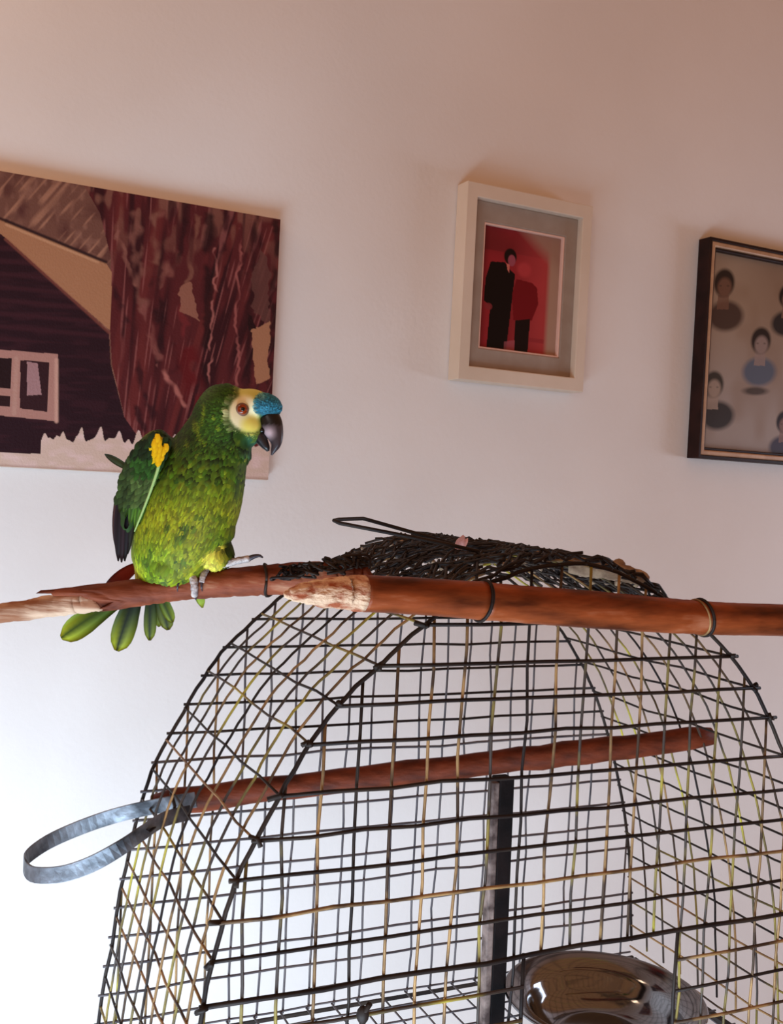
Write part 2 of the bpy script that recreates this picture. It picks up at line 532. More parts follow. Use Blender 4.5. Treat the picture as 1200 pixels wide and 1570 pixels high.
def make_cream_frame():
    w0, w1, z0, z1 = 1.0, 1.292, 0.211, 0.582
    t = thing('picture_frame', 'cream box frame with grey mount and a red toned photo of two standing figures',
              'picture frame', wallp((w0 + w1) / 2, z0), WTH)
    frame_bars('frame_moulding', w0, w1, z0, z1, 0.023, 0.001, 0.040, M_cream, t, fz=0.027)
    g = Geo(); g.box(wallp(w0 + .022, z0 + .026, .012), ew * (w1 - w0 - .044), WN * .011, (0, 0, z1 - z0 - .052))
    g.build('backing_board', M_mat, t, smooth=False)
    a0, a1, b0, b1 = w0 + .023, w1 - .023, z0 + .027, z1 - .027
    mw, mz = 0.028, 0.038
    frame_bars('mount', a0, a1, b0, b1, mw, 0.0125, 0.024, M_mat, t, fz=mz)
    frame_bars('mount_lip', a0 + mw, a1 - mw, b0 + mz, b1 - mz, 0.004, 0.0125, 0.022, M_lip, t)
    sheet('photograph', a0 + mw + .003, a1 - mw - .003, b0 + mz + .003, b1 - mz - .003, 0.0132, 150, 230, paint_couple, M_photo, t)


make_cream_frame()


# --- dark frame with portraits
def paint_portraits(S, T):
    s = (S * (QW1 - QW0 - .0472) + .0236) / (1.870 - QW0)
    k = 2.395 / 2.278
    U = 1070 + s * k * 130 / ((1 - s) + k * s)
    top = 368 + 0.19 * (U - 1070); bot = 703 + 0.061 * (U - 1052)
    V = top + (T * .90 + .05) * (bot - top)
    p = Paint(U, V, (152, 128, 108))
    p.mix(np.clip((V - 480) / 160, 0, .8), (158, 144, 138)); p.mix((vnoise(U / 18, V / 30, 2) - .4) * .7, (128, 98, 76))
    p.mix(np.clip((640 - V) / 300, 0, 1) * np.clip((U - 1120) / 60, 0, 1) * .6, (112, 82, 64))

    def head(hx, hy, r, skin, hair, cloth, sx=0, sh=1.0, lo=None):
        p.ell((hx + sx, hy + r * 2.55), (r * 1.7 * sh, r * 1.5), cloth, .95, .3)
        p.poly([(hx - r * .45, hy + r * .8), (hx + r * .45, hy + r * .8), (hx + r * .5, hy + r * 2), (hx - r * .5, hy + r * 2)], skin, .8)
        p.ell((hx, hy - r * .25), (r * .98, r * 1.35), hair, 1, .25)
        p.ell((hx + 1, hy + r * .15), (r * .70, r * 1.0), skin, .9, .35)
        p.ell((hx - r * .28, hy), (r * .16, r * .1), hair, .5, .6); p.ell((hx + r * .34, hy), (r * .16, r * .1), hair, .5, .6)
    head(1104, 440, 18, (112, 78, 62), (42, 30, 26), (64, 44, 38), 5)
    head(1164, 527, 17, (146, 124, 116), (40, 30, 28), (84, 92, 108), 0)
    p.ell((1160, 600), (24, 8), (40, 32, 32), .8, .5)
    head(1097, 595, 17, (160, 138, 124), (58, 50, 44), (40, 34, 34), 8)
    head(1200, 458, 15, (120, 90, 76), (30, 22, 22), (26, 24, 30), 0)
    head(1206, 650, 14, (130, 100, 92), (40, 30, 34), (50, 40, 60), 0)
    for (hx, hy) in [(1250, 540), (1290, 470), (1290, 620), (1240, 640)]:
        head(hx, hy, 15, (140, 112, 98), (44, 34, 30), (60, 54, 58), 0)
    return p.c


QW0, QW1, QZ0, QZ1 = 1.610, 2.19, 0.098, 0.572


def make_dark_frame():
    t = thing('portrait_frame', 'dark brown frame with gold band holding grey portrait heads, at the right edge',
              'picture frame', wallp((QW0 + QW1) / 2, QZ0), WTH)
    frame_bars('outer_moulding', QW0, QW1, QZ0, QZ1, 0.007, 0.001, 0.036, M_dkframe, t, bw=.001)
    frame_bars('gold_moulding', QW0 + .0068, QW1 - .0068, QZ0 + .0068, QZ1 - .0068, 0.012, 0.001, 0.034, M_goldband, t, bw=.003)
    frame_bars('inner_moulding', QW0 + .0186, QW1 - .0186, QZ0 + .0186, QZ1 - .0186, 0.006, 0.001, 0.029, M_dkframe, t, bw=.0015)
    sheet('portrait_print', QW0 + .0236, QW1 - .0236, QZ0 + .0236, QZ1 - .0236, 0.016, 420, 300, paint_portraits, M_photo, t)


make_dark_frame()

# ---------------------------------------------------------------- cage
CTH = math.radians(24.3)
cw = np.array([math.cos(CTH), math.sin(CTH), 0]); cdv = np.array([-math.sin(CTH), math.cos(CTH), 0])
DF, DB = 0.882, 1.250
ZF = -0.680


def cg(w, d, z):
    p = cw * w + cdv * d
    return np.array([p[0], p[1], EYE + z])


prof_pts = [(.213, -.68), (.221, -.6), (.234, -.48), (.251, -.39), (.267, -.34), (.296, -.285), (.324, -.236), (.354, -.198),
            (.392, -.163), (.438, -.127), (.49, -.094), (.55, -.073), (.61, -.067), (.66, -.076), (.715, -.100), (.78, -.139),
            (.834, -.186), (.885, -.252), (.922, -.325), (.952, -.41), (.978, -.52), (.995, -.68)]
prof_pts = [(a + (.004 if a < .4 and b > -.5 else 0), b) for a, b in prof_pts]
prof = spline(prof_pts, 160)
seg = np.hypot(*np.diff(prof, axis=0).T)
arc = np.concatenate([[0], np.cumsum(seg)])


def prof_at(s): return np.array([np.interp(s, arc, prof[:, 0]), np.interp(s, arc, prof[:, 1])])


apex = int(np.argmax(prof[:, 1]))


def prof_top(w): return float(np.interp(w, prof[:, 0], prof[:, 1]))


def prof_lr(z):
    return float(np.interp(z, prof[:apex + 1, 1], prof[:apex + 1, 0])), float(np.interp(-z, -prof[apex:, 1], prof[apex:, 0]))


cage = thing('bird_cage', 'large arched wire bird cage, rusty and yellowed, with poles lying across its roof', 'bird cage',
             cg(.605, (DF + DB) / 2, ZF), CTH)


def wire(pts, r, mat, jit=0.0008, nseg=None, n=6, name='wire'):
    pts = np.asarray(pts, float)
    L = np.linalg.norm(pts[-1] - pts[0])
    if len(pts) == 2:
        m = nseg or max(3, int(L / .05))
        t = np.linspace(0, 1, m)[:, None]
        pts = pts[0] * (1 - t) + pts[1] * t
    j = rng.normal(0, jit, pts.shape); j[0] = 0; j[-1] = 0
    pts = pts + j
    g = Geo(); g.tube(pts, r, n=n)
    return g.build(name, mat, cage)


def pick(py, pb=0.25):
    q = rng.random()
    return M_wirey if q < py else (M_wireb if q < py + pb else M_wire)


DOOR_W0, DOOR_W1, DOOR_Z = 0.692, 0.760, -0.462
rows = [-.127, -.165, -.201, -.235, -.280, -.318, -.352, -.388, -.422, -.461, -.493, -.527, -.562, -.598, -.634, -.668]
DW0, DW1 = 0.568, 0.762                    # feeding door opening
for i, z in enumerate(rows):
    l, r = prof_lr(z)
    rad = 0.0019 if i != 9 else 0.0026
    mt = M_wire if i < 4 else pick(.25, .1)
    if i == 9: mt = M_wire
    if i < 10:
        wire([cg(l - .004, DF - .002, z), cg(r + .009, DF - .002, z)], rad, mt)
    else:
        wire([cg(l - .004, DF - .002, z), cg(DW0, DF - .002, z)], rad, pick(.3, .2))
        wire([cg(DW1, DF - .002, z), cg(r + .009, DF - .002, z)], rad, mt)
colw = [.243, .275] + [.308 + .0352 * k for k in range(20)]
for k, w in enumerate(colw):
    if w > .985: continue
    zt = prof_top(w)
    zb = ZF
    if DW0 + .004 < w < DW1 - .004: zb = DOOR_Z
    m = pick(.30, .45)
    n = max(6, int((zt - zb) / .045)); t = np.linspace(0, 1, n)[:, None]
    a, b = cg(w + rng.normal(0, .0012), DF + .0012, zb), cg(w, DF + .0012, zt)
    wire(a * (1 - t) + b * t, .0016, m, .0012)
for w in (DW0, DW1):
    wire([cg(w, DF, ZF), cg(w, DF, DOOR_Z + .002)], .0022, M_wire, name='door_edge')
# back
for i, z in enumerate([-.137 - .0345 * k for k in range(16)]):
    l, r = prof_lr(z)
    wire([cg(l - .005, DB, z), cg(r + .004, DB, z)], .0017, M_wire if i < 6 else M_wireback, .0008)
for k in range(22):
    w = .236 + .0352 * k
    if w > .985: continue
    wire([cg(w, DB + .002, ZF), cg(w, DB + .002, prof_top(w))], .0015, M_wireback if k > 3 else pick(.25, .35), .0014)
# hoops along the sheet that makes sides and roof
for k, d in enumerate(np.linspace(DF, DB, 11)):
    edge = k in (0, 10)
    pts = []
    for i in range(0, 160, 2):
        w, z = prof[i]
        pts.append(cg(w, d + 0.0006 * math.sin(i * .7 + k), z))
    g = Geo(); g.tube(np.array(pts) + rng.normal(0, .0005, (len(pts), 3)), .0022 if edge else .0014, n=6)
    g.build('hoop', M_wire if edge or k == 5 else (M_wireb if k % 3 == 1 else M_wirey), cage)
# wires running front to back
s_list = []
for z in rows[:16]:
    l, r = prof_lr(z)
    s_list.append(float(np.interp(l, prof[:apex + 1, 0], arc[:apex + 1])))
    s_list.append(float(np.interp(r, prof[apex:, 0], arc[apex:])))
sa, sb = max(x for x in s_list if x < arc[apex]), min(x for x in s_list if x > arc[apex])
s_list += list(np.linspace(sa, sb, 12)[1:-1])
for s in s_list:
    w, z = prof_at(s)
    zz = np.linspace(DF - .003, DB + .004, 7)
    left = w < .45
    wire([cg(w, d, z) for d in zz], .0014, pick(.35, .35) if left else pick(.12, .15), .0011)
    if rng.random() < .45 and z > -.6:
        pass
# mesh floor
for w in np.arange(.232, .99, .0352):
    wire([cg(w, DF, ZF + .003), cg(w, DB, ZF + .003)], .0014, M_wireback, .0005)
for d in np.linspace(DF, DB, 11):
    wire([cg(.215, d, ZF + .005), cg(.992, d, ZF + .005)], .0014, M_wireback, .0005)
# front edge knots: clipped wire ends
g = Geo()
for z in rows[:12]:
    for e, sgn in zip(prof_lr(z), (-1, 1)):
        c = cg(e, DF - .001, z)
        g.tube([c + rng.normal(0, .002, 3) - cdv * .004, c + rng.normal(0, .002, 3), c + cw * sgn * .008 + rng.normal(0, .003, 3)], .0026, n=6)
g.build('clipped_wire_ends', M_wire, cage, kind='stuff')
g = Geo(); q = P(556, 1556, .95)
g.sphere(q, (.006, .005, .009), 8, 6); g.tube([q + [0, 0, -.02], q, q + [.006, -.003, .012]], .003, n=6)
g.build('door_catch', M_wire, cage)

# doubled netting patched on the roof
g = Geo()
for k in range(270):
    s0 = rng.uniform(np.interp(.45, prof[:, 0], arc), np.interp(.765, prof[:, 0], arc))
    d0 = rng.uniform(DF + .01, DB - .03)
    ang = rng.choice([-1, 1]) * rng.uniform(.5, 1.1)
    ln = rng.uniform(.05, .16)
    pts = []
    for t in np.linspace(-.5, .5, 7):
        s = s0 + ln * t * math.sin(ang); d = min(DB, max(DF, d0 + ln * t * math.cos(ang)))
        s = max(s, np.interp(.445, prof[:, 0], arc)); w, z = prof_at(s)
        pts.append(cg(w, d, z + .003 + rng.uniform(0, .009)))
    g.tube(pts, .0017, n=5)
g.build('roof_netting', M_wire, cage, kind='stuff')
# crumbs and droppings caught in the netting
g = Geo()
for k in range(170):
    s0 = rng.uniform(np.interp(.46, prof[:, 0], arc), np.interp(.72, prof[:, 0], arc)); w, z = prof_at(s0)
    g.sphere(cg(w, rng.uniform(DF + .02, DB - .02), z + .004), rng.uniform(.0015, .0045, 3), 6, 4)
g.build('dry_crumbs', M_debris, cage, kind='stuff')
# long wire loop of the roof hatch
g = Geo()
hp = [P(735, 846, 1.10), P(680, 833, 1.10), P(520, 802, 1.06), P(512, 798, 1.065), P(518, 796.5, 1.08), P(556, 795, 1.12),
      P(564, 797, 1.13), P(660, 824, 1.15), P(740, 848, 1.16)]
g.tube(np.array(hp), .0021, n=8)
g.build('hatch_loop', M_wire, cage)

# ---------------------------------------------------------------- table
tb = thing('cage_stand', 'dark metal stand carrying the bird cage', 'stand', cg(.605, (DF + DB) / 2, -EYE), CTH)
rt = ZF - .0015
for d in (DF - .004, DB - .001):
    g = Geo(); g.box(cg(.212, d, rt - .005), cw * .786, cdv * .004, (0, 0, .004)); g.build('rail', M_wire, tb, smooth=False)
for w in (.212, .988):
    g = Geo(); g.box(cg(w, DF + .006, rt - .005), cw * .010, cdv * (DB - DF - .012), (0, 0, .005)); g.build('rail', M_wire, tb, smooth=False)
for (w, d) in [(.212, DF - .004), (.988, DF - .004), (.212, DB - .012), (.988, DB - .012)]:
    g = Geo(); g.box(cg(w, d, -EYE), cw * .014, cdv * .014, (0, 0, EYE + rt - .005)); g.build('leg', M_wire, tb, smooth=False)

# ---------------------------------------------------------------- inner perch with metal band, post, bowl
pr = thing('inner_perch', 'brown wooden perch inside the cage with a bent metal band on its left end', 'perch', cg(.62, 1.12, -.36), CTH)
a, b = cg(.262, 1.225, -.386), cg(.930, 1.035, -.296)
n = 26; t = np.linspace(0, 1, n)[:, None]
pts = a * (1 - t) + b * t; pts += rng.normal(0, .0007, pts.shape)
rr = .0150 + .0006 * np.sin(np.linspace(0, 19, n)); rr[0] = .010; rr[-1] = .011
g = Geo(); g.tube(pts, rr, n=16); g.build('rod', M_perch, pr)
zl = -.386


def strip(centre, width, thick, upv):
    """flat band following a line: width along upv"""
    c = np.asarray(centre, float); m = len(c)
    tn = np.gradient(c, axis=0); tn /= np.linalg.norm(tn, axis=1)[:, None]
    vs = []
    for i in range(m):
        u_ = np.asarray(upv[i] if np.ndim(upv) == 2 else upv, float); u_ = u_ - tn[i] * (u_ @ tn[i]); u_ /= np.linalg.norm(u_)
        nn = np.cross(tn[i], u_)
        for sx, sy in ((-1, -1), (1, -1), (1, 1), (-1, 1)):
            vs.append(c[i] + u_ * width[i] * .5 * sx + nn * thick * .5 * sy)
    fs = []
    for i in range(m - 1):
        for k in range(4):
            j = (k + 1) % 4
            fs.append((i * 4 + k, i * 4 + j, (i + 1) * 4 + j, (i + 1) * 4 + k))
    fs += [(3, 2, 1, 0), tuple((m - 1) * 4 + k for k in range(4))]
    return vs, fs


band = [P(300, 1226, 1.19), P(262, 1232, 1.205), P(215, 1241, 1.205), P(165, 1254, 1.20), P(115, 1272, 1.185), P(72, 1292, 1.165), P(42, 1314, 1.14), P(38, 1328, 1.115),
        P(52, 1341, 1.10), P(95, 1340, 1.09), P(140, 1325, 1.09), P(185, 1300, 1.10), P(220, 1276, 1.12), P(252, 1256, 1.15), P(290, 1246, 1.18)]
c = spline(band, 60)
v_, f_ = strip(c, np.full(60, .0175), .0022, [0, 0, 1])
g = Geo(); g.add(v_, f_); bevel(g.build('metal_band', M_zinc, pr, smooth=False, label='grey bent metal band'), .0006)
g = Geo()
g.tube([P(245, 1262, 1.15), P(228, 1276, 1.12), P(218, 1268, 1.125), P(232, 1256, 1.14), P(262, 1252, 1.17)], .0016, n=6)
g.tube([P(262, 1215, 1.18), P(268, 1236, 1.165), P(262, 1262, 1.18)], .002, n=6)
g.build('binding_wire', M_wire, pr)

po = thing('cage_post', 'dark wooden post standing in the cage under the inner perch', 'post', cg(.68, 1.13, ZF), CTH)
ctop = cg(.676, 1.125, -.355); cbot = cg(.680, 1.125, ZF + .007)
g = Geo(); ex, ey = cw * .021, cdv * .022
vs = []
for cc in (cbot, ctop):
    for sx, sy in ((-.5, -.5), (.5, -.5), (.5, .5), (-.5, .5)): vs.append(cc + ex * sx + ey * sy + cw * .004)
g.add(vs, [(3, 2, 1, 0), (4, 5, 6, 7), (0, 1, 5, 4), (1, 2, 6, 5), (2, 3, 7, 6), (3, 0, 4, 7)])
bevel(g.build('post_core', M_post, po, smooth=False), .0015)
g = Geo()  # paler grey strip along the left of the post
v2 = []
for cc in (cbot, ctop + np.array([0, 0, -.004])):
    for sx, sy in ((-.5, -.5), (.5, -.5), (.5, .5), (-.5, .5)): v2.append(cc + cw * (-.0115 + .0095 * sx) + cdv * (-.004 + .014 * sy))
g.add(v2, [(3, 2, 1, 0), (4, 5, 6, 7), (0, 1, 5, 4), (1, 2, 6, 5), (2, 3, 7, 6), (3, 0, 4, 7)])
bevel(g.build('grey_strip', M_postside, po, smooth=False, label='grey wooden strip'), .0015)

# bowl: lathe
bc = cg(.797, 1.050, ZF + .0075)
profb = [(0, .002), (.045, .002), (.062, .004), (.082, .020), (.098, .036), (.108, .046), (.120, .0520), (.1235, .0535), (.1245, .0555), (.1225, .0570),
         (.117, .0555), (.104, .0500), (.094, .043), (.087, .032), (.078, .020), (.060, .0085), (.040, .0065), (0, .0065)]
profb = spline([(r_, z_) for r_, z_ in profb], 64)
g = Geo(); vs = []; N = 72
for r_, z_ in profb:
    for k in range(N):
        t = 2 * math.pi * k / N
        vs.append(bc + np.array([max(r_, 1e-4) * math.cos(t), max(r_, 1e-4) * math.sin(t), z_]))
fs = [(i * N + k, i * N + (k + 1) % N, (i + 1) * N + (k + 1) % N, (i + 1) * N + k) for i in range(len(profb) - 1) for k in range(N)]
g.add(vs, fs)
tag(g.build('feed_bowl', M_steel, None), 'shiny stainless steel bowl inside the cage behind the feeding door', 'bowl')

# ---------------------------------------------------------------- poles
def pole_geo(pts, rads, n=20, m=60, wob=.0006, seed=0):
    q = spline(np.column_stack([np.asarray(pts), rads]), m)
    r_ = np.random.default_rng(seed)
    g = Geo(); g.tube(q[:, :3] + r_.normal(0, wob, (m, 3)) * .6, q[:, 3] * (1 + r_.normal(0, .012, m)), n=n)
    return g, q


YA = 1.0
br = thing('branch_perch', 'reddish brown branch with a pale peeled left end that the parrot stands on', 'branch', P(300, 899, YA), 0)
apx = [(-120, 955, 14, 1.02), (-40, 946, 15, 1.015), (40, 935, 16.5, 1.01), (105, 925, 18.5, 1.005), (150, 918, 20, 1.0), (220, 908, 20.5, 1.0), (290, 899, 20.5, 1.0),
       (370, 892, 22.5, .995), (440, 887, 24, .985), (500, 882, 21, .975), (540, 879, 15, .97), (566, 877, 8, .968)]
apts = [P(u, v, y) for u, v, r_, y in apx]; arad = [r_ / FPX * y for u, v, r_, y in apx]
q = spline(np.column_stack([np.array(apts), arad]), 120)
rr_ = np.random.default_rng(3)
qq = q.copy(); qq[:, :3] += rr_.normal(0, .0004, (120, 3)); qq[:, 3] *= 1 + rr_.normal(0, .012, 120)
k0 = 44
g = Geo(); g.tube(qq[k0 - 1:, :3], qq[k0 - 1:, 3], n=22, cap=True)
vv_ = g.v[0]; tdir = qq[k0 + 3, :3] - qq[k0, :3]; tdir /= np.linalg.norm(tdir)
for i in range(16):
    for k in range(22):
        p = vv_[i * 22 + k]; rel = (p - qq[k0 - 1 + i, :3]) / qq[k0 - 1 + i, 3]
        sh = .055 * max(0, rel[2] * .8 + .15) + .008 * math.sin(k * 2.1) - .012 * max(0, -rel[1])
        vv_[i * 22 + k] = p - tdir * sh * (1 - i / 16)
        if i == 0: vv_[i * 22 + k] = vv_[i * 22 + k] - rel * qq[k0, 3] * .08
g.build('bark', M_branch, br)
g = Geo(); g.tube(qq[:k0 + 1, :3], qq[:k0 + 1, 3] * .96, n=22); g.build('peeled_end', M_peeled, br, label='pale peeled wooden end')
g = Geo()
i_ = 82
cx = qq[i_, :3]; tn = qq[i_ + 1, :3] - qq[i_ - 1, :3]; tn /= np.linalg.norm(tn)
e1 = np.cross(tn, [0, 0, 1]); e1 /= np.linalg.norm(e1); e2 = np.cross(e1, tn)
ringp = [cx + (qq[i_, 3] + .001) * (e1 * math.cos(t) + e2 * math.sin(t)) + tn * .003 * math.sin(t * 2 + 1) for t in np.linspace(0, 2 * math.pi, 25)]
g.tube(ringp, .0014, n=6); g.build('tie_wire', M_wire, br)

bp = thing('bamboo_pole', 'thick red-brown bamboo pole with broken left end lying across the cage front', 'pole', P(735, 921, .95), CTH)
bpx = [(436, 912, 4), (448, 911, 11), (470, 909, 18), (500, 909, 24), (530, 909, 27), (560, 910, 28.5), (640, 914, 28.5), (735, 921, 29), (820, 928, 29), (900, 934, 29), (1000, 942, 27.5), (1060, 946, 26),
       (1120, 949, 25), (1200, 951, 24.5), (1330, 957, 24), (1500, 966, 23)]
DBP = DF - .0215


def on_plane(u, v, d):
    r_ = ray(u, v); p = r_ * (d / (cdv @ r_)); return np.array([p[0], p[1], p[2] + EYE])


bq = []
for u, v, r_ in bpx:
    p = on_plane(u, v, DBP); bq.append([*p, r_ / FPX * p[1]])
bs = spline(bq, 150)


def split_at(u):
    """index along the pole nearest to picture column u"""
    best = 0; bd = 1e9
    for i, s in enumerate(bs):
        p = s[:3] - np.array([0, 0, EYE]); uu = 600 + FPX * (p @ RIGHT) / (p @ FWD)
        if abs(uu - u) < bd: bd = abs(uu - u); best = i
    return best


i0, i1, i2 = split_at(556), split_at(738), split_at(1074)
rb = bs.copy(); rb[:, 3] *= 1 + np.random.default_rng(5).normal(0, .006, 150)


def node_swell(i):
    for k in range(-3, 4):
        if 0 <= i + k < 150: rb[i + k, 3] *= 1 + .05 * math.exp(-(k / 1.2) ** 2)


node_swell(i1); node_swell(i2)
g = Geo()
qs = rb[:i0 + 1].copy()
vsn = np.random.default_rng(8)
m_ = len(qs)
fine = spline(qs, 30)
fine[:, :3] += vsn.normal(0, .0003, (30, 3)); fine[:, 3] *= 1 + vsn.normal(0, .012, 30) ; fine[-1] = qs[-1]
g.tube(fine[:, :3], fine[:, 3], n=30)
bvv_ = g.v[0]
for i in range(2, 27):
    for k in range(30):
        c_ = fine[i, :3]; p = bvv_[i * 30 + k]
        bvv_[i * 30 + k] = c_ + (p - c_) * (1 - .16 * abs(math.sin(k * 1.9 + i * .13)) * math.sin(math.pi * i / 28) * vsn.uniform(.5, 1))
g.build('broken_end', M_broken, bp, label='pale splintered broken end')
for nm, (s0, s1) in zip(('bamboo_section',) * 3, ((i0, i1), (i1, i2), (i2, 149))):
    g = Geo(); g.tube(rb[s0:s1 + 1, :3], rb[s0:s1 + 1, 3], n=24); g.build(nm, M_bamboo, bp)


def ring(i, extra, r, lean, mat, name):
    cx = rb[i, :3]; tn = rb[i + 1, :3] - rb[i - 1, :3]; tn /= np.linalg.norm(tn)
    e1 = np.cross(tn, [0, 0, 1]); e1 /= np.linalg.norm(e1); e2 = np.cross(e1, tn)
    pts = [cx + (rb[i, 3] + extra) * (e1 * math.cos(t) + e2 * math.sin(t)) + tn * lean * math.sin(t) for t in np.linspace(0, 2 * math.pi, 31)]
    g = Geo(); g.tube(pts, r, n=6, cap=False); g.build(name, mat, bp)


ring(i1, .0006, .0018, .002, M_wire, 'tie_wire')
ring(i2, .0006, .0018, -.004, M_wire, 'tie_wire')
ring(i2 - 1, .0003, .0012, -.005, M_wireb, 'tie_wire')
# wires lashing pole and branch to the roof
g = Geo()
for k in range(34):
    u0 = 440 + rng.uniform(0, 1) ** 1.3 * 120; vt = np.interp(u0, [430, 500, 560], [868, 858, 845])
    pts = [P(u0 + rng.uniform(-22, 22), vt + rng.uniform(0, 24), .945 + rng.uniform(0, .03)) for _ in range(4)]
    g.tube(spline(pts, 14), .0013, n=5)
g.build('lashing_wire', M_wire, bp, kind='stuff')

# small loose things on the roof
g = Geo()
tw = [P(872, 866, 1.12), P(905, 869, 1.115), P(940, 875, 1.11), P(972, 883, 1.105), P(994, 890, 1.10)]
sq = spline(tw, 16); g.tube(sq, [.009, .010, .011, .012, .011, .012, .010, .011, .010, .009, .0095, .008, .0085, .008, .007, .004], n=10)
g.sphere(P(948, 869, 1.11), (.008, .006, .009), 8, 6); g.tube([P(946, 868, 1.11), P(953, 858, 1.11)], [.004, .001], n=6)
tag(g.build('dry_stick', M_debris, None), 'stubby dry stick with a knob lying on the right of the cage roof', 'stick')

# ---------------------------------------------------------------- parrot
YB = 1.0
S_ = YB / FPX


def B(u, v, k=0.0):
    """bird coordinates: 1 unit = 1/1600 m; k away from the viewer"""
    return P(u, v, YB + k * S_)


bird = thing('parrot', 'green parrot with turquoise forehead and yellow face perched on the branch', 'parrot', P(285, 880, YB), 0)

sp = [(226, 905, 8, 8, 12), (230, 893, 26, 22, 8), (244, 872, 50, 42, 3), (262, 842, 66, 55, 0), (278, 808, 74, 61, -2), (292, 772, 76, 64, -3),
      (305, 736, 72, 62, -3), (318, 705, 64, 56, -3), (330, 678, 55, 50, -3), (340, 655, 50, 47, -3), (347, 634, 48, 45, -3),
      (354, 614, 41, 39, -3), (359, 601, 29, 28, -3), (362, 593, 12, 12, -3)]
spd = spline(sp, 60)
g = Geo(); vs = []; n = 28
tan2 = np.gradient(spd[:, :2], axis=0); tan2 /= np.linalg.norm(tan2, axis=1)[:, None]
for i, (u, v, a, b, k) in enumerate(spd):
    nu, nv = -tan2[i, 1], tan2[i, 0]
    for j in range(n):
        t = 2 * math.pi * j / n
        vs.append(B(u + nu * a * math.cos(t), v + nv * a * math.cos(t), k + b * math.sin(t)))
fs = [(i * n + j, i * n + (j + 1) % n, (i + 1) * n + (j + 1) % n, (i + 1) * n + j) for i in range(59) for j in range(n)]
fs += [tuple(reversed(range(n))), tuple(59 * n + j for j in range(n))]
g.add(vs, fs)
AX = np.array([[1, 0, 0], [0, 1, 0], [0, 0, 1.0]])


def blob(u, v, k, ru, rv, rk, tilt=0):
    c_, s_ = math.cos(tilt), math.sin(tilt)
    ax = np.array([RIGHT * c_ + UP * s_, FWD, -RIGHT * s_ + UP * c_])
    g.sphere(B(u, v, k), np.array([ru, rk, rv]) * S_, 18, 12, ax)


blob(262, 858, -18, 34, 36, 30)            # near thigh
blob(330, 842, -6, 27, 30, 28, .3)         # far thigh
blob(318, 800, -10, 44, 44, 44)            # breast bulge, lower right
blob(338, 700, -10, 50, 34, 42, .4)        # crop under the chin
blob(385, 622, -6, 34, 26, 30, -.15)       # forehead
blob(407, 623, -8, 26, 20, 24, -.25)        # feathered bulge over the bill
blob(372, 655, -6, 34, 32, 34)             # cheek
blob(238, 700, 6, 30, 40, 40, -.4)         # shoulder
me = bpy.data.meshes.new('tmp'); me.from_pydata(np.concatenate(g.v).tolist(), [], g.f)
ob = bpy.data.objects.new('tmp', me); C.objects.link(ob)
md = ob.modifiers.new('r', 'REMESH'); md.mode = 'VOXEL'; md.voxel_size = 0.0017
sm = ob.modifiers.new('s', 'SMOOTH'); sm.iterations = 9; sm.factor = .6
bpy.context.view_layer.update()
dg = bpy.context.evaluated_depsgraph_get()
bm_ = bpy.data.meshes.new_from_object(ob.evaluated_get(dg))
bpy.data.objects.remove(ob)
nv = len(bm_.vertices)
bv = np.empty(nv * 3); bm_.vertices.foreach_get('co', bv); bv = bv.reshape(-1, 3)
bn = np.empty(nv * 3); bm_.vertices.foreach_get('normal', bn); bn = bn.reshape(-1, 3)
bfaces = [tuple(p.vertices) for p in bm_.polygons]


def to_px(p):
    q = np.asarray(p) - np.array([0, 0, EYE])
    # the bird's own flat coordinates (its side view), in 1/1600 m
    x = q @ RIGHT; y = q @ UP; z = q @ FWD
    k = (q[..., 1] - YB) / S_
    return 600 + FPX * x / z, 785 - FPX * y / z, k


CREAM = (255, 244, 196); YEL = (240, 214, 60); TURQ = (52, 132, 158)


